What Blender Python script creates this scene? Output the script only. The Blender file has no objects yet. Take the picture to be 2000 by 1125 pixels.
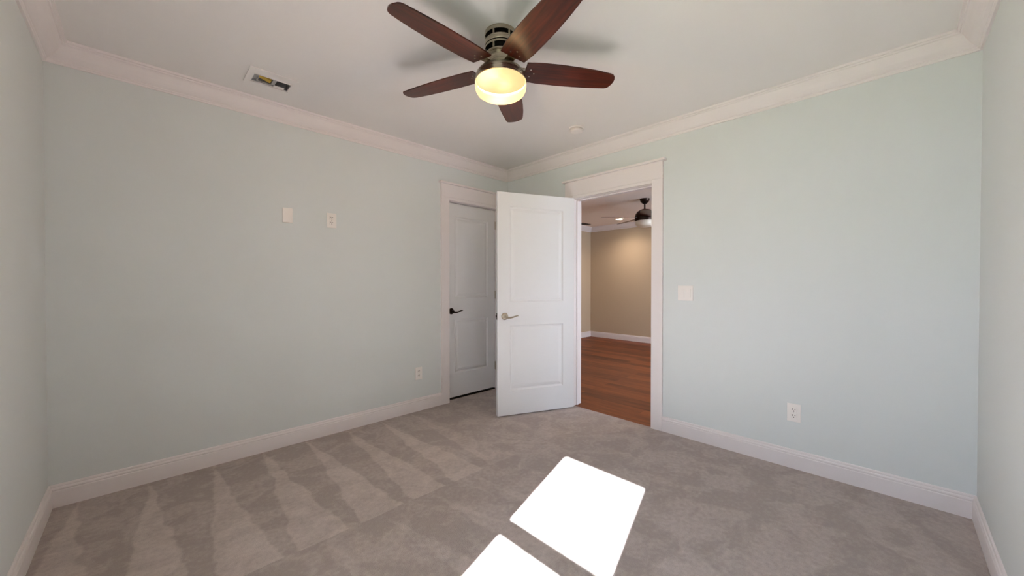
import bpy, bmesh, math, random
from mathutils import Vector, Matrix

# ------------------------------------------------------------------ camera, world, sun, exposure
sc = bpy.context.scene
PI = math.pi
R = math.radians
CAM_H = 1.19
YAW, PITCH = R(45.54), R(-0.632)
cd = bpy.data.cameras.new('camera')
cam = bpy.data.objects.new('camera', cd)
sc.collection.objects.link(cam)
cd.sensor_width = 36.0
cd.lens = 734.2 / 2000 * 36.0
cd.clip_start = 0.02
cam.location = (0, 0, CAM_H)
fwd = Vector((math.cos(YAW) * math.cos(PITCH), math.sin(YAW) * math.cos(PITCH), math.sin(PITCH)))
cam.rotation_euler = fwd.to_track_quat('-Z', 'Y').to_euler()
sc.camera = cam

SUN_EL = 36.7
SUN_ENERGY = 33.0
SKY_STRENGTH = 4.35
world = bpy.data.worlds.new('world')
sc.world = world
world.use_nodes = True
wn = world.node_tree.nodes
wl = world.node_tree.links
bg = wn['Background']
# soft bright sky, a little paler and warmer towards the horizon
tcw = wn.new('ShaderNodeTexCoord')
sepw = wn.new('ShaderNodeSeparateXYZ')
wl.new(tcw.outputs['Generated'], sepw.inputs[0])
rampw = wn.new('ShaderNodeValToRGB')
rampw.color_ramp.elements[0].position = 0.0; rampw.color_ramp.elements[0].color = (0.80, 0.88, 1.0, 1)
rampw.color_ramp.elements[1].position = 0.7; rampw.color_ramp.elements[1].color = (0.52, 0.72, 1.0, 1)
wl.new(sepw.outputs['Z'], rampw.inputs['Fac'])
wl.new(rampw.outputs['Color'], bg.inputs[0])
bg.inputs[1].default_value = SKY_STRENGTH

sl = bpy.data.lights.new('sun', 'SUN')
sl.energy = SUN_ENERGY
sl.angle = R(0.6)
sl.color = (0.90, 0.95, 1.0)
so = bpy.data.objects.new('sun', sl)
sc.collection.objects.link(so)
hd = Vector((1.0, 0.298, 0)).normalized()
sdir = Vector((hd.x * math.cos(R(SUN_EL)), hd.y * math.cos(R(SUN_EL)), -math.sin(R(SUN_EL))))
so.rotation_euler = sdir.to_track_quat('-Z', 'Y').to_euler()
so.location = (-4, -1, 4)

sc.view_settings.view_transform = 'Standard'
sc.view_settings.look = 'None'
sc.view_settings.gamma = 1.0
sc.view_settings.use_curve_mapping = False
sc.view_settings.exposure = 2.02
sc.cycles.max_bounces = 14
sc.cycles.diffuse_bounces = 10
sc.cycles.glossy_bounces = 6
sc.cycles.transparent_max_bounces = 12
sc.cycles.sample_clamp_indirect = 8
sc.cycles.use_denoising = True

# ------------------------------------------------------------------ room numbers (metres)
XB = 2.995      # face of the wall with the doorway
YA = 3.128      # face of the wall with the closet door
XL = -0.366     # face of the window wall
YR = -0.297     # face of the wall at the right edge of the view
ZC = 2.46       # ceiling
WT = 0.12       # wall thickness
HX = 7.25       # far wall of the next room
HY = 4.84       # left wall of the next room
HY0 = -1.2      # right wall of the next room

# ------------------------------------------------------------------ helpers
def link(o, parent=None):
    sc.collection.objects.link(o)
    if parent is not None:
        o.parent = parent
    return o

def obj(name, bm, mat, parent=None, loc=None, smooth=False):
    bmesh.ops.recalc_face_normals(bm, faces=bm.faces)
    me = bpy.data.meshes.new(name)
    bm.to_mesh(me)
    bm.free()
    mats = mat if isinstance(mat, (list, tuple)) else [mat]
    for m in mats:
        me.materials.append(m)
    if smooth:
        for p in me.polygons:
            p.use_smooth = True
        try:
            me.set_sharp_from_angle(angle=R(smooth if smooth is not True else 35))
        except Exception:
            pass
    o = bpy.data.objects.new(name, me)
    link(o, parent)
    if loc is not None:
        o.location = loc
    return o

def tag(o, label=None, cat=None, group=None, kind=None):
    if label: o['label'] = label
    if cat: o['category'] = cat
    if group: o['group'] = group
    if kind: o['kind'] = kind
    return o

def empty(name, loc=(0, 0, 0), rz=0.0):
    o = bpy.data.objects.new(name, None)
    o.empty_display_size = 0.1
    o.location = loc
    o.rotation_euler = (0, 0, rz)
    return link(o)

def box(bm, x0, x1, y0, y1, z0, z1, bev=0.0, mi=0):
    r = bmesh.ops.create_cube(bm, size=1.0)
    vs = r['verts']
    for v in vs:
        v.co = Vector(((x0 + x1) / 2 + v.co.x * (x1 - x0), (y0 + y1) / 2 + v.co.y * (y1 - y0), (z0 + z1) / 2 + v.co.z * (z1 - z0)))
    fs = set(f for v in vs for f in v.link_faces)
    for f in fs:
        f.material_index = mi
    if bev > 0:
        es = list(set(e for v in vs for e in v.link_edges))
        rr = bmesh.ops.bevel(bm, geom=es, offset=bev, segments=2, affect='EDGES', profile=0.6)
        for f in rr['faces']:
            f.material_index = mi
    return vs

def nb():
    return bmesh.new()

def lathe(bm, prof, seg=64, cap_top=False, cap_bot=False, mi=None, center=(0, 0)):
    rings = []
    for (r, z) in prof:
        if r < 1e-6:
            rings.append([bm.verts.new((center[0], center[1], z))])
        else:
            rings.append([bm.verts.new((center[0] + r * math.cos(2 * PI * i / seg), center[1] + r * math.sin(2 * PI * i / seg), z)) for i in range(seg)])
    for k in range(len(rings) - 1):
        a, b = rings[k], rings[k + 1]
        m = mi[k] if mi else 0
        for i in range(seg):
            j = (i + 1) % seg
            if len(a) == 1 and len(b) == 1:
                continue
            if len(a) == 1:
                f = bm.faces.new((a[0], b[j], b[i]))
            elif len(b) == 1:
                f = bm.faces.new((a[i], a[j], b[0]))
            else:
                f = bm.faces.new((a[i], a[j], b[j], b[i]))
            f.material_index = m
    if cap_top and len(rings[0]) > 1:
        bm.faces.new(rings[0])
    if cap_bot and len(rings[-1]) > 1:
        bm.faces.new(rings[-1])

def tube(bm, pts, rad, seg=12, squash=1.0):
    """tapered tube along points; rad list; closed ends"""
    pts = [Vector(p) for p in pts]
    rings = []
    for i, p in enumerate(pts):
        d = (pts[min(i + 1, len(pts) - 1)] - pts[max(i - 1, 0)]).normalized()
        up = Vector((0, 0, 1)) if abs(d.z) < 0.9 else Vector((1, 0, 0))
        a = d.cross(up).normalized()
        b = a.cross(d).normalized()
        r = rad[i] if isinstance(rad, (list, tuple)) else rad
        rings.append([bm.verts.new(p + a * r * math.cos(2 * PI * k / seg) * squash + b * r * math.sin(2 * PI * k / seg)) for k in range(seg)])
    for k in range(len(rings) - 1):
        for i in range(seg):
            j = (i + 1) % seg
            bm.faces.new((rings[k][i], rings[k][j], rings[k + 1][j], rings[k + 1][i]))
    bm.faces.new(rings[0])
    bm.faces.new(rings[-1])

def moulding(name, A, B, n, prof, ma, mb, mat, parent=None):
    """profile (offset from wall, z) swept from A to B along a wall whose inward normal is n;
    ma / mb: 1 inside mitre, 0 square, -1 outside mitre"""
    A = Vector((A[0], A[1], 0)); B = Vector((B[0], B[1], 0)); n = Vector((n[0], n[1], 0))
    d = (B - A).normalized()
    bm = nb()
    ra = [bm.verts.new(A + n * o + d * (o * ma) + Vector((0, 0, z))) for (o, z) in prof]
    rb = [bm.verts.new(B + n * o - d * (o * mb) + Vector((0, 0, z))) for (o, z) in prof]
    N = len(prof)
    for i in range(N):
        j = (i + 1) % N
        bm.faces.new((ra[i], ra[j], rb[j], rb[i]))
    bm.faces.new(ra)
    bm.faces.new(rb)
    return obj(name, bm, mat, parent)

# ------------------------------------------------------------------ materials
def nodes_of(m):
    m.use_nodes = True
    nt = m.node_tree
    return nt, nt.nodes, nt.links, nt.nodes['Principled BSDF']

def srgb(r, g, b):
    f = lambda c: ((c / 255) / 12.92) if c / 255 <= 0.04045 else (((c / 255) + 0.055) / 1.055) ** 2.4
    return (f(r), f(g), f(b), 1.0)

def mat_plain(name, col, rough=0.5, metal=0.0, bump=0.0, bscale=120.0, var=0.03, vscale=3.0, spec=0.5, coat=0.0):
    m = bpy.data.materials.new(name)
    nt, N, L, p = nodes_of(m)
    p.inputs['Roughness'].default_value = rough
    p.inputs['Metallic'].default_value = metal
    p.inputs['Specular IOR Level'].default_value = spec
    p.inputs['Coat Weight'].default_value = coat
    tc = N.new('ShaderNodeTexCoord')
    nz = N.new('ShaderNodeTexNoise'); nz.inputs['Scale'].default_value = vscale; nz.inputs['Detail'].default_value = 3
    L.new(tc.outputs['Object'], nz.inputs['Vector'])
    mx = N.new('ShaderNodeMix'); mx.data_type = 'RGBA'
    L.new(nz.outputs['Fac'], mx.inputs[0])
    mx.inputs[6].default_value = tuple(c * (1 - var) for c in col[:3]) + (1,)
    mx.inputs[7].default_value = tuple(min(1, c * (1 + var)) for c in col[:3]) + (1,)
    L.new(mx.outputs[2], p.inputs['Base Color'])
    if bump > 0:
        n2 = N.new('ShaderNodeTexNoise'); n2.inputs['Scale'].default_value = bscale; n2.inputs['Detail'].default_value = 4
        L.new(tc.outputs['Object'], n2.inputs['Vector'])
        b = N.new('ShaderNodeBump'); b.inputs['Strength'].default_value = bump; b.inputs['Distance'].default_value = 0.001
        L.new(n2.outputs['Fac'], b.inputs['Height'])
        L.new(b.outputs['Normal'], p.inputs['Normal'])
    return m

M_wall = mat_plain('pale_blue_paint', srgb(210, 214, 214), 0.75, bump=0.25, bscale=260, var=0.012)
M_ceil = mat_plain('ceiling_paint', srgb(228, 224, 222), 0.85, bump=0.2, bscale=200, var=0.01)
M_trim = mat_plain('white_trim_paint', srgb(225, 218, 218), 0.42, var=0.01)
M_door = mat_plain('white_door_paint', srgb(219, 218, 219), 0.45, var=0.01)
M_plate = mat_plain('white_plastic', srgb(230, 225, 222), 0.35, var=0.005)
M_dark = mat_plain('dark_slot', srgb(12, 10, 9), 0.9, spec=0.1)
M_beige = mat_plain('beige_wall_paint', srgb(190, 172, 148), 0.75, bump=0.2, bscale=260, var=0.015)
M_hceil = mat_plain('next_room_ceiling_paint', srgb(238, 226, 218), 0.85, var=0.01)
M_bronze_shade = mat_plain('dark_bronze_and_shade', srgb(52, 40, 36), 0.32, metal=0.85)  # bronze parts; also the painted shade of the closet lever and door gap
M_galv = mat_plain('galvanised_duct_metal', srgb(150, 150, 152), 0.45, metal=0.6, var=0.2, vscale=30)
M_vane = mat_plain('pale_grey_vane', srgb(176, 176, 178), 0.5, metal=0.2, var=0.1, vscale=40)
M_insul = mat_plain('yellow_fibre_insulation', srgb(214, 178, 82), 0.95, bump=1.0, bscale=300, var=0.2, vscale=60)
M_white_glass = mat_plain('opal_glass_unlit', srgb(226, 218, 205), 0.3, var=0.01)
M_ext = mat_plain('outdoor_siding', srgb(190, 190, 186), 0.8)

def mat_nickel():
    m = bpy.data.materials.new('brushed_nickel')
    nt, N, L, p = nodes_of(m)
    p.inputs['Base Color'].default_value = srgb(184, 174, 157)
    p.inputs['Metallic'].default_value = 1.0
    tc = N.new('ShaderNodeTexCoord')
    mp = N.new('ShaderNodeMapping'); mp.inputs['Scale'].default_value = (4, 4, 900)
    nz = N.new('ShaderNodeTexNoise'); nz.inputs['Scale'].default_value = 1.0; nz.inputs['Detail'].default_value = 3
    L.new(tc.outputs['Object'], mp.inputs['Vector']); L.new(mp.outputs['Vector'], nz.inputs['Vector'])
    mr = N.new('ShaderNodeMapRange')
    mr.inputs['To Min'].default_value = 0.20; mr.inputs['To Max'].default_value = 0.36
    L.new(nz.outputs['Fac'], mr.inputs['Value']); L.new(mr.outputs['Result'], p.inputs['Roughness'])
    b = N.new('ShaderNodeBump'); b.inputs['Strength'].default_value = 0.08; b.inputs['Distance'].default_value = 0.0005
    L.new(nz.outputs['Fac'], b.inputs['Height']); L.new(b.outputs['Normal'], p.inputs['Normal'])
    return m
M_nickel = mat_nickel()

def mat_walnut():
    m = bpy.data.materials.new('dark_walnut_blade')
    nt, N, L, p = nodes_of(m)
    tc = N.new('ShaderNodeTexCoord')
    mp = N.new('ShaderNodeMapping'); mp.inputs['Scale'].default_value = (2.5, 34, 10)
    nz = N.new('ShaderNodeTexNoise'); nz.inputs['Scale'].default_value = 1.6; nz.inputs['Detail'].default_value = 8; nz.inputs['Distortion'].default_value = 0.6
    L.new(tc.outputs['Object'], mp.inputs['Vector']); L.new(mp.outputs['Vector'], nz.inputs['Vector'])
    cr = N.new('ShaderNodeValToRGB')
    cr.color_ramp.elements[0].position = 0.3; cr.color_ramp.elements[0].color = srgb(36, 9, 4)
    cr.color_ramp.elements[1].position = 0.72; cr.color_ramp.elements[1].color = srgb(84, 28, 10)
    L.new(nz.outputs['Fac'], cr.inputs['Fac']); L.new(cr.outputs['Color'], p.inputs['Base Color'])
    p.inputs['Roughness'].default_value = 0.38
    p.inputs['Specular IOR Level'].default_value = 0.2
    p.inputs['Coat Weight'].default_value = 0.36
    p.inputs['Coat Roughness'].default_value = 0.30
    p.inputs['Coat IOR'].default_value = 1.6
    return m
M_blade = mat_walnut()

def mat_carpet():
    m = bpy.data.materials.new('brushed_carpet')
    nt, N, L, p = nodes_of(m)
    p.inputs['Roughness'].default_value = 1.0
    p.inputs['Specular IOR Level'].default_value = 0.1
    p.inputs['Sheen Weight'].default_value = 0.15
    tc = N.new('ShaderNodeTexCoord')
    sep = N.new('ShaderNodeSeparateXYZ'); L.new(tc.outputs['Object'], sep.inputs[0])
    def math_(op, a, b=None, c=None, clamp=False):
        n = N.new('ShaderNodeMath'); n.operation = op; n.use_clamp = clamp
        for i, v in enumerate((a, b, c)):
            if v is None: continue
            if isinstance(v, (int, float)): n.inputs[i].default_value = v
            else: L.new(v, n.inputs[i])
        return n.outputs[0]
    wob = N.new('ShaderNodeTexNoise'); wob.inputs['Scale'].default_value = 5.0; wob.inputs['Detail'].default_value = 4
    L.new(tc.outputs['Object'], wob.inputs['Vector'])
    w = math_('MULTIPLY', math_('SUBTRACT', wob.outputs['Fac'], 0.5), 0.10)
    x = math_('ADD', sep.outputs['X'], w)
    y = math_('ADD', sep.outputs['Y'], math_('MULTIPLY', w, 0.35))
    # vacuum strokes: rows of wedges in the brushed pile, narrow at the wall end and wide at the other
    row = math_('GREATER_THAN', y, 1.85)                     # 1 = row against the closet wall
    dy = math_('SUBTRACT', math_('ADD', math_('MULTIPLY', row, 1.27), 1.85), y)   # distance from row start
    xs = math_('ADD', x, math_('MULTIPLY', math_('SUBTRACT', 1, row), math_('MULTIPLY', y, 0.16)))
    u = math_('FRACT', math_('DIVIDE', math_('ADD', xs, 0.12), 0.285))
    du = math_('ABSOLUTE', math_('SUBTRACT', u, 0.5))
    width = math_('MULTIPLY', dy, 0.31, clamp=True)
    k = N.new('ShaderNodeMapRange'); k.interpolation_type = 'SMOOTHSTEP'
    L.new(math_('SUBTRACT', width, du), k.inputs['Value'])
    k.inputs['From Min'].default_value = -0.03; k.inputs['From Max'].default_value = 0.03
    wedge = k.outputs['Result']
    fade = N.new('ShaderNodeMapRange'); fade.interpolation_type = 'SMOOTHSTEP'
    L.new(x, fade.inputs['Value'])
    fade.inputs['From Min'].default_value = 1.3; fade.inputs['From Max'].default_value = 2.1
    fade.inputs['To Min'].default_value = 1.0; fade.inputs['To Max'].default_value = 0.15
    wedge = math_('MULTIPLY', wedge, fade.outputs['Result'])
    wedge = math_('MULTIPLY', wedge, math_('ADD', math_('MULTIPLY', row, 0.55), 0.45))
    # scuffed blotches
    bl = N.new('ShaderNodeTexNoise'); bl.inputs['Scale'].default_value = 4.5; bl.inputs['Detail'].default_value = 6; bl.inputs['Distortion'].default_value = 1.2
    L.new(tc.outputs['Object'], bl.inputs['Vector'])
    blr = N.new('ShaderNodeMapRange'); L.new(bl.outputs['Fac'], blr.inputs['Value'])
    blr.inputs['From Min'].default_value = 0.42; blr.inputs['From Max'].default_value = 0.58
    f1 = math_('MULTIPLY', blr.outputs['Result'], 0.35)
    base = math_('ADD', math_('MULTIPLY', wedge, 0.5), f1, clamp=True)
    gr = N.new('ShaderNodeTexNoise'); gr.inputs['Scale'].default_value = 260; gr.inputs['Detail'].default_value = 3
    L.new(tc.outputs['Object'], gr.inputs['Vector'])
    gr2 = math_('MULTIPLY', math_('SUBTRACT', gr.outputs['Fac'], 0.5), 0.9)
    md = N.new('ShaderNodeTexNoise'); md.inputs['Scale'].default_value = 42; md.inputs['Detail'].default_value = 4
    L.new(tc.outputs['Object'], md.inputs['Vector'])
    md2 = math_('MULTIPLY', math_('SUBTRACT', md.outputs['Fac'], 0.5), 1.1)
    fac = math_('ADD', math_('ADD', base, gr2), md2, clamp=True)
    mx = N.new('ShaderNodeMix'); mx.data_type = 'RGBA'
    L.new(fac, mx.inputs[0])
    mx.inputs[6].default_value = srgb(160, 148, 143)
    mx.inputs[7].default_value = srgb(196, 183, 177)
    L.new(mx.outputs[2], p.inputs['Base Color'])
    b = N.new('ShaderNodeBump'); b.inputs['Strength'].default_value = 0.7; b.inputs['Distance'].default_value = 0.004
    L.new(gr.outputs['Fac'], b.inputs['Height']); L.new(b.outputs['Normal'], p.inputs['Normal'])
    return m
M_carpet = mat_carpet()

def mat_planks():
    m = bpy.data.materials.new('brown_wood_planks')
    nt, N, L, p = nodes_of(m)
    tc = N.new('ShaderNodeTexCoord')
    rot = N.new('ShaderNodeMapping'); rot.inputs['Rotation'].default_value = (0, 0, R(90))
    L.new(tc.outputs['Object'], rot.inputs['Vector'])
    br = N.new('ShaderNodeTexBrick')
    L.new(rot.outputs['Vector'], br.inputs['Vector'])
    br.inputs['Scale'].default_value = 1.0
    br.inputs['Brick Width'].default_value = 1.2
    br.inputs['Row Height'].default_value = 0.125
    br.inputs['Mortar Size'].default_value = 0.0015
    br.inputs['Color1'].default_value = (0, 0, 0, 1); br.inputs['Color2'].default_value = (1, 1, 1, 1)
    br.inputs['Mortar'].default_value = (0, 0, 0, 1)
    br.offset = 0.37
    mp = N.new('ShaderNodeMapping'); mp.inputs['Scale'].default_value = (16, 1.6, 1)
    L.new(tc.outputs['Object'], mp.inputs['Vector'])
    nz = N.new('ShaderNodeTexNoise'); nz.inputs['Scale'].default_value = 1.5; nz.inputs['Detail'].default_value = 6; nz.inputs['Distortion'].default_value = 0.5
    L.new(mp.outputs['Vector'], nz.inputs['Vector'])
    ad = N.new('ShaderNodeMath'); ad.operation = 'MULTIPLY_ADD'
    sepc = N.new('ShaderNodeSeparateColor'); L.new(br.outputs['Color'], sepc.inputs[0])
    L.new(sepc.outputs[0], ad.inputs[0]); ad.inputs[1].default_value = 0.45
    mm = N.new('ShaderNodeMath'); mm.operation = 'MULTIPLY'; L.new(nz.outputs['Fac'], mm.inputs[0]); mm.inputs[1].default_value = 0.75
    L.new(mm.outputs[0], ad.inputs[2])
    cr = N.new('ShaderNodeValToRGB')
    e = cr.color_ramp.elements
    e[0].position = 0.2; e[0].color = srgb(66, 26, 9)
    e[1].position = 0.85; e[1].color = srgb(138, 76, 40)
    L.new(ad.outputs[0], cr.inputs['Fac'])
    L.new(cr.outputs['Color'], p.inputs['Base Color'])
    p.inputs['Roughness'].default_value = 0.5
    p.inputs['Specular IOR Level'].default_value = 0.35
    return m
M_planks = mat_planks()

def mat_glass():
    m = bpy.data.materials.new('window_glass')
    m.use_nodes = True
    nt = m.node_tree; N = nt.nodes; L = nt.links
    N.remove(N['Principled BSDF'])
    tr = N.new('ShaderNodeBsdfTransparent'); tr.inputs[0].default_value = (0.97, 0.98, 0.98, 1)
    gl = N.new('ShaderNodeBsdfGlossy'); gl.inputs['Roughness'].default_value = 0.02
    fr = N.new('ShaderNodeFresnel'); fr.inputs[0].default_value = 1.45
    mx = N.new('ShaderNodeMixShader')
    L.new(fr.outputs[0], mx.inputs[0]); L.new(tr.outputs[0], mx.inputs[1]); L.new(gl.outputs[0], mx.inputs[2])
    L.new(mx.outputs[0], N['Material Output'].inputs[0])
    return m
M_glass = mat_glass()

def mat_emit(name, col, strength):
    m = bpy.data.materials.new(name)
    nt, N, L, p = nodes_of(m)
    p.inputs['Base Color'].default_value = (col[0], col[1], col[2], 1)
    p.inputs['Emission Color'].default_value = (col[0], col[1], col[2], 1)
    p.inputs['Emission Strength'].default_value = strength
    return m

def mat_bowl():
    """lit frosted glass bowl: brighter where the two bulbs sit close behind the glass"""
    m = bpy.data.materials.new('lit_frosted_glass')
    nt, N, L, p = nodes_of(m)
    tc = N.new('ShaderNodeTexCoord')
    def spot(c, rad):
        d = N.new('ShaderNodeVectorMath'); d.operation = 'DISTANCE'
        L.new(tc.outputs['Object'], d.inputs[0]); d.inputs[1].default_value = c
        r = N.new('ShaderNodeMapRange'); r.interpolation_type = 'SMOOTHERSTEP'
        L.new(d.outputs['Value'], r.inputs['Value'])
        r.inputs['From Min'].default_value = 0.0; r.inputs['From Max'].default_value = rad
        r.inputs['To Min'].default_value = 1.0; r.inputs['To Max'].default_value = 0.0
        return r.outputs['Result']
    s1 = spot((-0.125, -0.02, -0.262), 0.10)
    s2 = spot((0.02, 0.05, -0.325), 0.09)
    ad = N.new('ShaderNodeMath'); ad.operation = 'ADD'; ad.use_clamp = True
    L.new(s1, ad.inputs[0]); L.new(s2, ad.inputs[1])
    mx = N.new('ShaderNodeMix'); mx.data_type = 'RGBA'
    L.new(ad.outputs[0], mx.inputs[0])
    mx.inputs[6].default_value = (0.245, 0.190, 0.082, 1)
    mx.inputs[7].default_value = (0.36, 0.31, 0.18, 1)
    p.inputs['Base Color'].default_value = (0.05, 0.035, 0.02, 1)
    p.inputs['Roughness'].default_value = 0.35
    L.new(mx.outputs[2], p.inputs['Emission Color'])
    p.inputs['Emission Strength'].default_value = 1.0
    # part of the bulb light passes straight through the glass
    tr = N.new('ShaderNodeBsdfTransparent'); tr.inputs[0].default_value = (1, 1, 1, 1)
    ms = N.new('ShaderNodeMixShader'); ms.inputs[0].default_value = 0.12
    out = N['Material Output']
    L.new(p.outputs[0], ms.inputs[1]); L.new(tr.outputs[0], ms.inputs[2]); L.new(ms.outputs[0], out.inputs[0])
    return m
M_bowl = mat_bowl()

# ------------------------------------------------------------------ shell of the bedroom
OPY0, OPY1, OPZ = 1.405, 2.190, 2.012         # doorway in the right wall
CLX0, CLX1, CLZ = 2.182, 2.850, 2.020         # closet doorway in the left wall

bm = nb()
box(bm, XL - 0.13, XB + 0.006, YR - WT, YA + WT, -0.12, 0.0)
floor = obj('floor', bm, M_carpet)
tag(floor, 'grey beige brushed carpet with vacuum marks and a sunlit patch', 'carpet floor', kind='structure')

bm = nb()   # left wall (closet door)
JG = 0.017
box(bm, XL - 0.13, CLX0 - JG, YA, YA + WT, 0, ZC)
box(bm, CLX1 + JG, XB + WT, YA, YA + WT, 0, ZC)
box(bm, CLX0 - JG, CLX1 + JG, YA, YA + WT, CLZ + JG, ZC)
tag(obj('wall_left', bm, M_wall), 'pale blue wall with the closet door', 'wall', kind='structure')

bm = nb()   # right wall (doorway)
box(bm, XB, XB + WT / 2, YR - WT, OPY0 - JG, 0, ZC)
box(bm, XB, XB + WT / 2, OPY1 + JG, YA, 0, ZC)
box(bm, XB, XB + WT / 2, OPY0 - JG, OPY1 + JG, OPZ + JG - 0.002, ZC)
tag(obj('wall_right', bm, M_wall), 'pale blue wall with the open doorway', 'wall', kind='structure')

WY0, WY1, WZ0, WZ1 = 0.205, 0.885, 0.625, 2.02     # window opening
bm = nb()   # window wall, seen as a strip at the left edge
box(bm, XL - 0.13, XL, YR - WT, WY0, 0, ZC)
box(bm, XL - 0.13, XL, WY1, YA, 0, ZC)
box(bm, XL - 0.13, XL, WY0, WY1, 0, WZ0)
box(bm, XL - 0.13, XL, WY0, WY1, WZ1, ZC)
tag(obj('wall_near_left', bm, M_wall), 'pale blue wall strip at the left edge', 'wall', kind='structure')

bm = nb()
box(bm, XL, XB, YR - WT, YR, 0, ZC)
tag(obj('wall_near_right', bm, M_wall), 'brightly lit wall strip at the right edge', 'wall', kind='structure')

VX0, VX1, VY0, VY1 = 0.488, 0.686, 2.700, 2.815    # ceiling register opening
bm = nb()
box(bm, XL - 0.13, VX0, YR - WT, YA + WT, ZC, ZC + 0.1)
box(bm, VX1, XB + WT / 2, YR - WT, YA + WT, ZC, ZC + 0.1)
box(bm, VX0, VX1, YR - WT, VY0, ZC, ZC + 0.1)
box(bm, VX0, VX1, VY1, YA + WT, ZC, ZC + 0.1)
tag(obj('ceiling', bm, M_ceil), 'flat white bedroom ceiling', 'ceiling', kind='structure')

# mouldings
BASE = [(0, 0), (0.015, 0), (0.015, 0.084), (0.0138, 0.087), (0.0118, 0.0885), (0.0118, 0.0905), (0.014, 0.0925), (0.0145, 0.098), (0.0125, 0.103), (0.0088, 0.105), (0.0082, 0.107), (0.0088, 0.112), (0.007, 0.118), (0.003, 0.120), (0, 0.120)]
CROWN = [(0, 2.355), (0.010, 2.355), (0.012, 2.362), (0.016, 2.366), (0.016, 2.372), (0.020, 2.374), (0.030, 2.380), (0.045, 2.394), (0.058, 2.412), (0.068, 2.430), (0.074, 2.437), (0.080, 2.438), (0.082, 2.446), (0.090, 2.448), (0.092, ZC), (0, ZC)]
CSG = 0.095
CL_OUT0, CL_OUT1 = CLX0 - CSG, CLX1 + CSG
DR_OUT0, DR_OUT1 = OPY0 - CSG, OPY1 + CSG
def st(o, label, cat): return tag(o, label, cat, kind='structure')
st(moulding('baseboard_left', (XL, YA), (CL_OUT0, YA), (0, -1), BASE, 1, 0, M_trim), 'white baseboard under the left wall', 'baseboard')
st(moulding('baseboard_near_left', (XL, YA), (XL, YR), (1, 0), BASE, 1, 1, M_trim), 'white baseboard along the left edge wall', 'baseboard')
st(moulding('baseboard_right', (XB, DR_OUT0), (XB, YR), (-1, 0), BASE, 0, 1, M_trim), 'white baseboard right of the doorway', 'baseboard')
st(moulding('baseboard_back', (XB, DR_OUT1), (XB, YA), (-1, 0), BASE, 0, 1, M_trim), 'short white baseboard behind the open door', 'baseboard')
st(moulding('baseboard_near_right', (XB, YR), (XL, YR), (0, 1), BASE, 1, 1, M_trim), 'white baseboard along the right edge wall', 'baseboard')
st(moulding('trim_1', (XL, YA), (XB, YA), (0, -1), CROWN, 1, 1, M_trim), 'white crown moulding over the left wall', 'crown moulding')
st(moulding('trim_2', (XB, YA), (XB, YR), (-1, 0), CROWN, 1, 1, M_trim), 'white crown moulding over the right wall', 'crown moulding')
st(moulding('trim_3', (XL, YA), (XL, YR), (1, 0), CROWN, 1, 1, M_trim), 'white crown moulding at the left edge', 'crown moulding')
st(moulding('trim_4', (XL, YR), (XB, YR), (0, 1), CROWN, 1, 1, M_trim), 'white crown moulding at the right edge', 'crown moulding')

# ------------------------------------------------------------------ door frames (local x along the wall, y into the wall, room side at y < 0)
def frame(name, loc, rz, w, h, depth, stop_y, label, top=2.195):
    e = empty(name, loc, rz)
    tag(e, label, 'door frame', kind='structure')
    c = CSG; t = 0.019
    hz = h + 0.030
    for s, x0, x1 in ((0, -c, -0.003), (1, w + 0.003, w + c)):
        bm = nb(); box(bm, x0, x1, -t, 0, 0, hz, 0.0018); obj('casing', bm, M_trim, e)
    bm = nb()
    box(bm, -0.003, w + 0.003, -t, 0, h + 0.003, hz, 0.0018)
    box(bm, -c - 0.004, w + c + 0.004, -0.023, 0, hz, hz + 0.007, 0.0018)
    box(bm, -c, w + c, -0.021, 0, hz + 0.007, top - 0.018, 0.0015)
    obj('header', bm, M_trim, e)
    bm = nb()
    box(bm, -c - 0.024, w + c + 0.024, -0.046, 0, top - 0.018, top, 0.003)
    obj('header_cap', bm, M_trim, e)
    # jambs and stops
    bm = nb()
    j = 0.018
    box(bm, -j, 0, 0.0005, depth, 0, h)
    box(bm, w, w + j, 0.0005, depth, 0, h)
    box(bm, -j, w + j, 0.0005, depth, h, h + j)
    obj('jamb', bm, M_trim, e)
    bm = nb()
    s0, s1 = stop_y
    box(bm, 0.0, 0.011, s0, s1, 0, h, 0.001)
    box(bm, w - 0.011, w, s0, s1, 0, h, 0.001)
    box(bm, 0.011, w - 0.011, s0, s1, h - 0.011, h, 0.001)
    obj('door_stop', bm, M_trim, e)
    return e

LEAF_T = 0.035
f5 = frame('trim_5', (CLX0 + 0.0, YA, 0), 0, CLX1 - CLX0, CLZ, WT, (0.088, 0.118), 'white frame around the closed closet door')
bm = nb(); box(bm, 0.0, CLX1 - CLX0, 0.049, 0.119, 0.0005, 0.006, 0.001); obj('gap_shade_strip', bm, M_bronze_shade, f5)  # added dark strip: paints the shade of the gap below the closet leaf
# doorway frame: local x runs towards -y, so rotate -90 deg
frame('trim_6', (XB, OPY1, 0), -PI / 2, OPY1 - OPY0, 2.010, WT, (0.040, 0.070), 'white frame around the open doorway')

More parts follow.
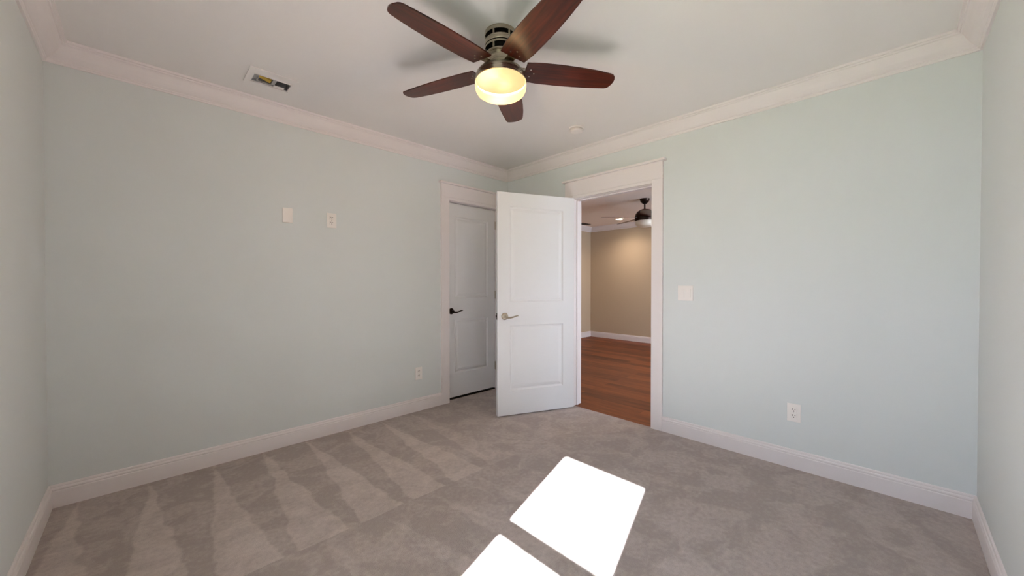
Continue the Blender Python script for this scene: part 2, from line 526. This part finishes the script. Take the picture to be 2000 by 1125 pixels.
# ------------------------------------------------------------------ panelled door leaves
def leaf_mesh(w, h, t, panels):
    """front (y=0) and back (y=t) both carry moulded panels; x 0..w, z 0..h"""
    bm = nb()
    def side(y, s):
        xs0 = min(p[0] for p in panels); xs1 = max(p[1] for p in panels)
        def q(x0, x1, z0, z1):
            v = [bm.verts.new((x, y, z)) for x, z in ((x0, z0), (x1, z0), (x1, z1), (x0, z1))]
            bm.faces.new(v if s > 0 else v[::-1])
        q(0, xs0, 0, h); q(xs1, w, 0, h)
        zs = [0.0]
        for p in sorted(panels, key=lambda p: p[2]):
            zs += [p[2], p[3]]
        zs.append(h)
        for i in range(0, len(zs), 2):
            q(xs0, xs1, zs[i], zs[i + 1])
        steps = [(0, 0), (0.006, 0.0045), (0.013, 0.0075), (0.020, 0.0075), (0.026, 0.005), (0.046, 0.0012), (0.052, 0.0012)]
        for (x0, x1, z0, z1) in panels:
            rings = []
            for (o, d) in steps:
                rings.append([bm.verts.new((x, y + s * d, z)) for x, z in ((x0 + o, z0 + o), (x1 - o, z0 + o), (x1 - o, z1 - o), (x0 + o, z1 - o))])
            for a, b in zip(rings[:-1], rings[1:]):
                for i in range(4):
                    j = (i + 1) % 4
                    bm.faces.new((a[i], a[j], b[j], b[i]))
            bm.faces.new(rings[-1])
    side(0.0, 1); side(t, -1)
    for (a, b, c, d) in (((0, 0), (0, h), 0, 0), ((w, 0), (w, h), 0, 0)):
        bm.faces.new([bm.verts.new(p) for p in ((a[0], 0, a[1]), (a[0], t, a[1]), (b[0], t, b[1]), (b[0], 0, b[1]))])
    for z in (0, h):
        bm.faces.new([bm.verts.new(p) for p in ((0, 0, z), (w, 0, z), (w, t, z), (0, t, z))])
    bmesh.ops.remove_doubles(bm, verts=bm.verts, dist=1e-5)
    return bm

def lever(parent, x, z, s, y0, outward, mat=None):
    """rosette + curved lever on face y0; outward -1 / +1; lever points towards s*x"""
    mat = mat or M_nickel
    bm = nb()
    seg = 32
    prof = [(0.0, 0.0), (0.032, 0.0), (0.032, 0.004), (0.030, 0.008), (0.024, 0.012), (0.016, 0.0145), (0.0, 0.015)]
    lathe(bm, prof, seg)
    for v in bm.verts:
        v.co = Vector((x + v.co.x, y0 + outward * v.co.z, z + v.co.y))
    ro = obj('lever_rosette', bm, mat, parent, smooth=True)
    bm = nb()
    yy = lambda d: y0 + outward * d
    tube(bm, [(x, yy(0.010), z), (x, yy(0.030), z), (x, yy(0.046), z)], [0.011, 0.009, 0.0095], 16)
    pts = []; rad = []
    for i in range(13):
        k = i / 12
        pts.append((x + s * (-0.006 + 0.118 * k), yy(0.048 - 0.008 * math.sin(PI * k) * 0.6), z - 0.004 - 0.007 * math.sin(PI * min(1, k * 1.25)) + 0.011 * k * k))
        rad.append(0.0105 - 0.0062 * k)
    tube(bm, pts, rad, 12, squash=0.8)
    obj('lever_arm', bm, mat, ro, smooth=True)
    return ro

# closet door (closed)
CW = CLX1 - CLX0 - 0.008
d1 = empty('door_1', (CLX0 + 0.004, YA + 0.050, 0.022))
tag(d1, 'closed white two panel closet door in the left wall', 'door', kind='structure')
ph = 2.0
obj('door_leaf', leaf_mesh(CW, CLZ - 0.022 - 0.004, LEAF_T, [(0.106, CW - 0.106, 0.243, 0.800), (0.106, CW - 0.106, 1.020, 1.857)]), M_door, d1)
lever(d1, 0.062, 0.888, 1, 0.0, -1, M_bronze_shade)  # nickel lever in dark metal: its backlit shade is put into the colour
for z in (0.2, 1.0, 1.78):
    bm = nb(); tube(bm, [(CW + 0.001, -0.004, z), (CW + 0.001, -0.004, z + 0.09)], 0.005, 12); obj('hinge', bm, M_nickel, d1, smooth=True)

# bedroom door (open); local x from hinge to latch edge, local y = towards the camera side
OW = 0.772
ang = math.atan2(0.400, -0.916)
hx, hy = 2.962, 2.184
d2 = empty('door_2', (hx, hy, 0.012), ang)
tag(d2, 'open white two panel bedroom door swung into the room', 'door', kind='structure')
# local +y after rotation by ang points to (-0.4,-0.916): the face the camera sees is y = LEAF_T
bm = leaf_mesh(OW, 1.994, LEAF_T, [(0.118, OW - 0.118, 0.218, 0.805), (0.118, OW - 0.118, 1.015, 1.868)])
bmesh.ops.translate(bm, verts=bm.verts, vec=(0.006, 0.004, 0))
obj('door_leaf', bm, M_door, d2)
lever(d2, OW - 0.062, 0.888, -1, LEAF_T + 0.004, 1)
lever(d2, OW - 0.062, 0.888, -1, 0.004, -1)
bm = nb(); box(bm, OW + 0.0055, OW + 0.0075, 0.004 + 0.005, 0.004 + LEAF_T - 0.005, 0.86, 0.917, 0.0006)
box(bm, OW + 0.007, OW + 0.016, 0.004 + 0.011, 0.004 + LEAF_T - 0.011, 0.878, 0.899, 0.003)
obj('latch_plate', bm, M_bronze_shade, d2)
for z in (0.2, 0.98, 1.76):
    bm = nb(); tube(bm, [(0.0, -0.001, z), (0.0, -0.001, z + 0.09)], 0.0055, 12); obj('hinge', bm, M_nickel, d2, smooth=True)

# ------------------------------------------------------------------ window in the near left wall (out of view, lets the sun in)
w1 = empty('window_1', (XL, 0, 0))
tag(w1, 'white double hung window behind the camera', 'window', kind='structure')
bm = nb()
box(bm, -0.128, 0.0, WY0 - 0.0, WY0 + 0.012, WZ0, WZ1)
box(bm, -0.128, 0.0, WY1 - 0.012, WY1, WZ0, WZ1)
box(bm, -0.128, 0.0, WY0, WY1, WZ1 - 0.012, WZ1)
box(bm, -0.128, 0.0, WY0, WY1, WZ0, WZ0 + 0.012)
box(bm, 0.0, 0.019, WY0 - 0.08, WY0, WZ0 - 0.02, WZ1, 0.002)
box(bm, 0.0, 0.019, WY1, WY1 + 0.08, WZ0 - 0.02, WZ1, 0.002)
box(bm, 0.0, 0.021, WY0 - 0.09, WY1 + 0.09, WZ1, WZ1 + 0.14, 0.002)
obj('window_frame', bm, M_trim, w1)
bm = nb(); box(bm, -0.06, 0.045, WY0 - 0.1, WY1 + 0.1, WZ0 - 0.028, WZ0, 0.004); obj('window_sill', bm, M_trim, w1)
GY0, GY1 = 0.262, 0.828
def sash(x0, x1, z0, z1, gz0, gz1):
    bm = nb()
    box(bm, x0, x1, WY0 + 0.012, GY0, z0, z1, 0.001)
    box(bm, x0, x1, GY1, WY1 - 0.012, z0, z1, 0.001)
    box(bm, x0, x1, GY0, GY1, z0, gz0, 0.001)
    box(bm, x0, x1, GY0, GY1, gz1, z1, 0.001)
    s = obj('sash', bm, M_trim, w1)
    bm = nb(); xm = (x0 + x1) / 2; box(bm, xm - 0.002, xm + 0.002, GY0 - 0.004, GY1 + 0.004, gz0 - 0.004, gz1 + 0.004)
    obj('pane', bm, M_glass, s)
sash(-0.100, -0.070, 1.30, WZ1 - 0.012, 1.368, 1.962)
sash(-0.066, -0.036, WZ0 + 0.012, 1.330, 0.700, 1.262)
bm = nb(); box(bm, -14, XL - 0.135, -9, 9, -0.5, -0.42)
tag(obj('ground', bm, mat_plain('lawn', srgb(120, 128, 92), 0.95)), 'lawn outside the window', 'ground', kind='structure')

# ------------------------------------------------------------------ closet space behind the closet door
bm = nb()
cx0, cx1, cy0, cy1 = CLX0 - 0.6, XB + 0.9, YA + WT, YA + WT + 0.7
box(bm, cx0 - 0.05, cx0, cy0, cy1, 0, ZC)
box(bm, cx1, cx1 + 0.05, cy0, cy1, 0, ZC)
box(bm, cx0 - 0.05, cx1 + 0.05, cy1, cy1 + 0.05, 0, ZC)
box(bm, cx0 - 0.05, cx1 + 0.05, cy0, cy1 + 0.05, ZC, ZC + 0.05)
box(bm, cx0 - 0.05, cx1 + 0.05, cy0, cy1 + 0.05, -0.1, -0.0)
tag(obj('wall_closet', bm, M_wall), 'closet interior behind the closed door', 'wall', kind='structure')

# ------------------------------------------------------------------ the next room seen through the doorway
bm = nb(); box(bm, XB + 0.007, HX + 0.1, HY0 - 0.1, HY + 0.1, -0.1, -0.003)
tag(obj('floor_next_room', bm, M_planks), 'reddish brown wood plank floor beyond the doorway', 'wood floor', kind='structure')
bm = nb(); box(bm, XB + WT / 2, HX + 0.1, HY0 - 0.1, HY + 0.1, ZC, ZC + 0.1)
tag(obj('ceiling_next_room', bm, M_hceil), 'ceiling of the room beyond the doorway', 'ceiling', kind='structure')
bm = nb()
box(bm, XB + WT / 2, XB + WT, HY0, OPY0 - JG, 0, ZC); box(bm, XB + WT / 2, XB + WT, OPY1 + JG, YA + WT, 0, ZC)
box(bm, XB + WT / 2, XB + WT, OPY0 - JG, OPY1 + JG, OPZ + JG - 0.002, ZC)
tag(obj('wall_next_room_near', bm, M_beige), 'beige back of the wall with the doorway', 'wall', kind='structure')
bm = nb(); box(bm, cx1 + 0.05, cx1 + 0.17, YA + WT, HY, 0, ZC); box(bm, XB + WT, cx1 + 0.17, YA + WT - 0.12, YA + WT, 0, ZC)
tag(obj('wall_next_room_closet', bm, M_beige), 'beige wall around the closet', 'wall', kind='structure')
bm = nb(); box(bm, HX, HX + 0.1, HY0 - 0.1, HY + 0.1, 0, ZC)
tag(obj('wall_next_room_far', bm, M_beige), 'beige far wall beyond the doorway', 'wall', kind='structure')
bm = nb(); box(bm, XB + 0.9, HX, HY, HY + 0.1, 0, ZC)
tag(obj('wall_next_room_left', bm, M_beige), 'beige left wall beyond the doorway', 'wall', kind='structure')
bm = nb()
box(bm, XB + WT / 2, 4.3, HY0 - 0.1, HY0, 0, ZC); box(bm, 6.6, HX, HY0 - 0.1, HY0, 0, ZC)
box(bm, 4.3, 6.6, HY0 - 0.1, HY0, 0, 0.5); box(bm, 4.3, 6.6, HY0 - 0.1, HY0, 2.05, ZC)
tag(obj('wall_next_room_right', bm, M_beige), 'beige right wall of the next room', 'wall', kind='structure')
st(moulding('baseboard_next_room_far', (HX, HY), (HX, HY0), (-1, 0), BASE, 1, 1, M_trim), 'white baseboard under the beige far wall', 'baseboard')
st(moulding('baseboard_next_room_left', (XB + 1.1, HY), (HX, HY), (0, -1), BASE, 0, 1, M_trim), 'white baseboard under the beige left wall', 'baseboard')
st(moulding('trim_7', (HX, HY), (HX, HY0), (-1, 0), CROWN, 1, 1, M_trim), 'crown moulding over the beige far wall', 'crown moulding')
st(moulding('trim_8', (XB + 1.1, HY), (HX, HY), (0, -1), CROWN, 0, 1, M_trim), 'crown moulding over the beige left wall', 'crown moulding')

w2 = empty('window_2', (4.3, HY0, 0.5))
tag(w2, 'wide window of the next room, out of view', 'window', kind='structure')
bm = nb()
for x0, x1 in ((0, 0.06), (2.24, 2.30)):
    box(bm, x0, x1, -0.07, -0.02, 0, 1.55)
box(bm, 0.06, 2.24, -0.07, -0.02, 0, 0.06); box(bm, 0.06, 2.24, -0.07, -0.02, 1.49, 1.55); box(bm, 0.06, 2.24, -0.06, -0.03, 0.74, 0.80)
obj('window_frame', bm, M_trim, w2)
bm = nb(); box(bm, 0.055, 2.245, -0.047, -0.043, 0.05, 1.5)
obj('pane', bm, M_glass, w2)

# ------------------------------------------------------------------ bedroom ceiling fan
FX, FY = 1.304, 1.4105
BULB_W = 14.5
fan = empty('ceiling_fan', (FX, FY, ZC))
tag(fan, 'large five blade ceiling fan with dark wood blades and lit glass bowl', 'ceiling fan')
bm = nb()
z = lambda v: v - ZC
prof = [(0.0, 2.459), (0.078, 2.459), (0.0815, 2.456), (0.0815, 2.440), (0.0795, 2.438), (0.0795, 2.437),
        (0.0745, 2.4365), (0.0745, 2.4155), (0.0795, 2.415), (0.0805, 2.413), (0.0805, 2.392), (0.0795, 2.390),
        (0.0755, 2.3895), (0.0755, 2.3855), (0.0795, 2.385), (0.0795, 2.376), (0.0785, 2.375), (0.0725, 2.3745), (0.0725, 2.351), (0.076, 2.350), (0.076, 2.343), (0.066, 2.338), (0.060, 2.330)]
mi = [0] * (len(prof) - 1)
for i in (6, 12, 17):
    mi[i] = 1
mi[5] = mi[11] = mi[16] = 1
prof = [(r, z(v)) for r, v in prof]
lathe(bm, prof, 72, mi=mi)
# slim ribs across the dark vent bands
for zb0, zb1, n in ((2.4155, 2.4365, 6), (2.351, 2.3745, 6)):
    for i in range(n):
        a = 2 * PI * i / n + 0.35
        vs = box(bm, 0.070, 0.079, -0.004, 0.004, z(zb0) - 0.001, z(zb1) + 0.001)
        bmesh.ops.rotate(bm, verts=vs, cent=(0, 0, 0), matrix=Matrix.Rotation(a, 3, 'Z'))
obj('canopy', bm, [M_nickel, M_dark], fan, smooth=30)
bm = nb()
lathe(bm, [(r, z(v)) for r, v in [(0.060, 2.335), (0.060, 2.292), (0.066, 2.284), (0.090, 2.276), (0.110, 2.266), (0.122, 2.252), (0.128, 2.240), (0.131, 2.224), (0.132, 2.213), (0.128, 2.211), (0.125, 2.216), (0.0, 2.216)]], 72, mi=[0] * 10 + [1])
obj('motor_housing', bm, [M_nickel, M_dark], fan, smooth=40)
bm = nb()
lathe(bm, [(r, z(v)) for r, v in [(0.126, 2.2155), (0.1285, 2.212), (0.1300, 2.203), (0.1300, 2.188), (0.1270, 2.172), (0.1190, 2.158), (0.106, 2.149), (0.088, 2.1445), (0.06, 2.1425), (0.0, 2.142)]], 72)
obj('glass_bowl', bm, M_bowl, fan, smooth=60)
for bx_, by_ in ((-0.06, -0.01), (0.05, 0.03)):
    bl_ = bpy.data.lights.new('bulb', 'POINT'); bl_.energy = BULB_W; bl_.color = (1.0, 0.66, 0.33); bl_.shadow_soft_size = 0.022
    bo_ = bpy.data.objects.new('bulb', bl_); link(bo_, fan); bo_.location = (bx_, by_, 2.180 - ZC)

def blade_bm(R_, scale=1.0, thick=0.006):
    up = [(0.126, 0.065), (0.20, 0.073), (0.30, 0.0745), (0.40, 0.0725), (0.48, 0.068), (0.55, 0.0615), (0.580, 0.058), (0.592, 0.054), (0.600, 0.045)]
    tip = [(0.609, 0.020), (0.611, 0.0), (0.609, -0.016), (0.602, -0.034), (0.592, -0.044)]
    lo = [(0.578, -0.050), (0.54, -0.057), (0.48, -0.065), (0.40, -0.071), (0.30, -0.0745), (0.20, -0.073), (0.126, -0.065)]
    out = [(x * scale, y * scale) for x, y in up + tip + lo]
    bm = nb()
    a = [bm.verts.new((x, y, 0)) for x, y in out]
    b = [bm.verts.new((x, y, thick)) for x, y in out]
    bm.faces.new(a); bm.faces.new(b[::-1])
    for i in range(len(out)):
        j = (i + 1) % len(out)
        bm.faces.new((a[i], a[j], b[j], b[i]))
    return bm

PH = 3.1724
TILT = R(9)
proto_blade = None
for k in range(5):
    a = PH + k * 2 * PI / 5
    if proto_blade is None:
        o = obj('blade', blade_bm(0.61), M_blade, fan)
        proto_blade = o
        bm = nb()
        box(bm, 0.055, 0.150, -0.022, 0.022, 0.0065, 0.0105, 0.0015)
        lathe(bm, [(0.0, -0.002), (0.004, -0.002), (0.004, 0.0), (0.0, 0.0)], 12, center=(0.152, 0.024))
        lathe(bm, [(0.0, -0.002), (0.004, -0.002), (0.004, 0.0), (0.0, 0.0)], 12, center=(0.152, -0.024))
        lathe(bm, [(0.0, -0.002), (0.004, -0.002), (0.004, 0.0), (0.0, 0.0)], 12, center=(0.172, 0.0))
        br_ = obj('blade_bracket', bm, M_nickel, o)
        proto_br = br_
    else:
        o = proto_blade.copy(); link(o, fan)
        br_ = proto_br.copy(); link(br_, o)
    o.location = (0, 0, 2.262 + 0.012 - ZC)
    o.rotation_euler = Matrix.Rotation(a, 4, 'Z').to_3x3().to_4x4().to_euler()
    o.rotation_euler = (Matrix.Rotation(a, 4, 'Z') @ Matrix.Rotation(-TILT, 4, 'X')).to_euler()

# ------------------------------------------------------------------ next room fan, vent and downlight
f2 = empty('ceiling_fan', (5.36, 2.63, ZC))
tag(f2, 'small dark bronze ceiling fan hanging in the room beyond the doorway', 'ceiling fan')
bm = nb(); lathe(bm, [(r, v - ZC) for r, v in [(0.0, 2.459), (0.072, 2.459), (0.070, 2.445), (0.060, 2.420), (0.040, 2.395), (0.018, 2.382), (0.0, 2.382)]], 40); obj('canopy', bm, M_bronze_shade, f2, smooth=50)
bm = nb(); tube(bm, [(0, 0, 2.385 - ZC), (0, 0, 2.30 - ZC)], 0.012, 16); obj('downrod', bm, M_bronze_shade, f2, smooth=True)
bm = nb(); lathe(bm, [(r, v - ZC) for r, v in [(0.0, 2.305), (0.03, 2.305), (0.07, 2.296), (0.11, 2.268), (0.132, 2.230), (0.142, 2.185), (0.144, 2.15), (0.138, 2.130), (0.0, 2.130)]], 48); obj('motor_housing', bm, M_bronze_shade, f2, smooth=50)
bm = nb(); lathe(bm, [(r, v - ZC) for r, v in [(0.0, 2.131), (0.132, 2.131), (0.134, 2.10), (0.128, 2.07), (0.11, 2.05), (0.07, 2.04), (0.0, 2.038)]], 48); obj('glass_bowl', bm, M_white_glass, f2, smooth=60)
b2 = None
A0 = R(136)
for k in range(5):
    a = A0 + k * 2 * PI / 5
    if b2 is None:
        bmb = blade_bm(0.65, 1.065)
        b2 = obj('blade', bmb, M_blade, f2); o = b2
    else:
        o = b2.copy(); link(o, f2)
    o.location = (0, 0, 2.180 - ZC)
    o.rotation_euler = (Matrix.Rotation(a, 4, 'Z') @ Matrix.Rotation(-R(10), 4, 'X')).to_euler()

def downlight(x, y, label):
    e = empty('recessed_light', (x, y, ZC))
    tag(e, label, 'ceiling light', 'recessed ceiling lights in the next room')
    bm = nb(); lathe(bm, [(0.088, -0.0005), (0.086, -0.005), (0.070, -0.006), (0.064, -0.001)], 40)
    obj('light_trim', bm, M_trim, e, smooth=True)
    bm = nb(); lathe(bm, [(0.0, -0.004), (0.055, -0.004), (0.064, -0.001)], 40)
    obj('light_lens', bm, M_lens, e)
    ld = bpy.data.lights.new('downlight_lamp', 'SPOT'); ld.energy = HALL_W; ld.color = (1.0, 0.80, 0.62)
    ld.spot_size = R(150); ld.spot_blend = 1.0; ld.shadow_soft_size = 0.05
    lo = bpy.data.objects.new('downlight_lamp', ld); link(lo, e); lo.location = (0, 0, -0.02)
HALL_W = 14.0
M_lens = mat_emit('downlight_lens', (1.0, 0.86, 0.66), 9.0)
downlight(6.68, 3.80, 'glowing recessed ceiling light seen under the far fan blade')
downlight(6.3, 1.3, 'recessed ceiling light out of view beside the far wall')
downlight(4.2, 1.0, 'recessed ceiling light out of view beyond the doorway')
ve = empty('ceiling_vent', (6.66, 4.62, ZC))
tag(ve, 'small dark ceiling vent in the far left corner beyond the doorway', 'vent')
bm = nb(); box(bm, -0.15, 0.15, -0.08, 0.08, -0.008, -0.0005, 0.002); obj('vent_frame', bm, M_bronze_shade, ve)
bm = nb()
for i in range(6):
    box(bm, -0.13, 0.13, -0.062 + i * 0.022, -0.052 + i * 0.022, -0.012, -0.008)
obj('vent_louver', bm, M_bronze_shade, ve)

# ------------------------------------------------------------------ bedroom ceiling register
vr = empty('ceiling_vent', ((VX0 + VX1) / 2, (VY0 + VY1) / 2, ZC))
tag(vr, 'white ceiling vent with an open slot showing metal duct and yellow insulation', 'vent')
vx, vy = (VX1 - VX0) / 2, (VY1 - VY0) / 2
bm = nb()
ox0, ox1, oy0, oy1 = -0.132, 0.120, -0.125, 0.096
for (x0, x1, y0, y1) in ((ox0, -vx, oy0, oy1), (vx, ox1, oy0, oy1), (-vx, vx, oy0, -vy), (-vx, vx, vy, oy1)):
    box(bm, x0, x1, y0, y1, -0.006, -0.0005, 0.0)
box(bm, -vx - 0.004, vx + 0.004, -vy - 0.004, -vy, -0.010, -0.004, 0.001)
box(bm, -vx - 0.004, vx + 0.004, vy, vy + 0.004, -0.010, -0.004, 0.001)
obj('vent_frame', bm, M_ceil, vr)
bm = nb()
t = 0.002; hgt = 0.06
box(bm, -vx, -vx + t, -vy, vy, 0.0, hgt); box(bm, vx - t, vx, -vy, vy, 0.0, hgt)
box(bm, -vx, vx, -vy, -vy + t, 0.0, hgt); box(bm, -vx, vx, vy - t, vy, 0.0, hgt)
box(bm, -vx, vx, -vy, vy, hgt, hgt + t)
obj('duct_box', bm, M_galv, vr)
bm = nb()
vs = box(bm, -0.066, 0.004, 0.010, 0.046, 0.008, 0.040, 0.005)
bmesh.ops.rotate(bm, verts=list(bm.verts), cent=(0, 0.03, 0.02), matrix=Matrix.Rotation(R(14), 3, 'Y'))
obj('insulation_strip', bm, M_insul, vr)
bm = nb()
box(bm, -0.096, -0.070, -0.02, 0.050, 0.010, 0.013, 0.001)
box(bm, -0.072, -0.066, 0.000, 0.054, 0.004, 0.030, 0.001)
box(bm, 0.006, 0.026, -0.03, 0.052, 0.006, 0.010, 0.001)
box(bm, -0.070, 0.010, 0.046, 0.055, 0.001, 0.005, 0.001)
obj('damper_vane', bm, M_vane, vr)
bm = nb()
box(bm, 0.020, 0.078, 0.030, 0.0572, -0.003, 0.000, 0.0008)
obj('torn_flap', bm, M_ceil, vr)

# smoke detector
sd = empty('smoke_detector', (2.531, 1.828, ZC))
tag(sd, 'round white smoke detector on the ceiling near the doorway', 'smoke detector')
bm = nb(); lathe(bm, [(0.0, -0.0005), (0.060, -0.0005), (0.060, -0.007), (0.057, -0.010), (0.0, -0.010)], 48); obj('mounting_base', bm, M_plate, sd, smooth=30)
bm = nb(); lathe(bm, [(0.0, -0.0102), (0.047, -0.0102), (0.047, -0.016), (0.052, -0.018), (0.052, -0.024), (0.046, -0.032), (0.030, -0.036), (0.0, -0.037)], 48); obj('cover', bm, M_plate, sd, smooth=30)

# ------------------------------------------------------------------ wall plates
def plate_root(name, loc, rz, label, cat, w, h):
    e = empty(name, loc, rz)
    tag(e, label, cat)
    bm = nb(); box(bm, -w / 2, w / 2, -0.0055, -0.0002, -h / 2, h / 2, 0.002)
    obj('cover_plate', bm, M_plate, e)
    return e
def outlet(loc, rz, label):
    e = plate_root('wall_outlet', loc, rz, label, 'outlet', 0.072, 0.116)
    for s in (1, -1):
        bm = nb(); box(bm, -0.0165, 0.0165, -0.0085, -0.005, s * 0.0195 - 0.014, s * 0.0195 + 0.014, 0.0015)
        r = obj('receptacle', bm, M_plate, e)
        bm = nb()
        box(bm, -0.0078, -0.0050, -0.0090, -0.0084, s * 0.0195 - 0.001, s * 0.0195 + 0.009)
        box(bm, 0.0050, 0.0078, -0.0090, -0.0084, s * 0.0195 - 0.000, s * 0.0195 + 0.008)
        box(bm, -0.0026, 0.0026, -0.0090, -0.0084, s * 0.0195 - 0.0105, s * 0.0195 - 0.0045)
        obj('slot', bm, M_dark, r)
    bm = nb(); box(bm, -0.002, 0.002, -0.0062, -0.0054, -0.002, 0.002); obj('screw', bm, M_galv, e)
    return e
outlet((1.068, YA, 1.690), 0, 'white wall outlet high on the left wall beside a blank plate')
outlet((1.840, YA, 0.350), 0, 'low white wall outlet on the left wall near the closet door')
outlet((XB, 0.451, 0.358), -PI / 2, 'low white wall outlet on the right wall')
e = plate_root('blank_wall_plate', (0.760, YA, 1.692), 0, 'plain white blank plate high on the left wall', 'wall plate', 0.066, 0.108)
for s in (1, -1):
    bm = nb(); box(bm, -0.002, 0.002, -0.0062, -0.0054, s * 0.040 - 0.002, s * 0.040 + 0.002); obj('screw', bm, M_plate, e)
e = plate_root('light_switch', (XB, 1.135, 1.118), -PI / 2, 'double rocker light switch right of the doorway', 'light switch', 0.114, 0.116)
for s in (1, -1):
    bm = nb(); vs = box(bm, s * 0.023 - 0.0165, s * 0.023 + 0.0165, -0.0090, -0.005, -0.033, 0.033, 0.0012)
    obj('rocker', bm, M_plate, e)
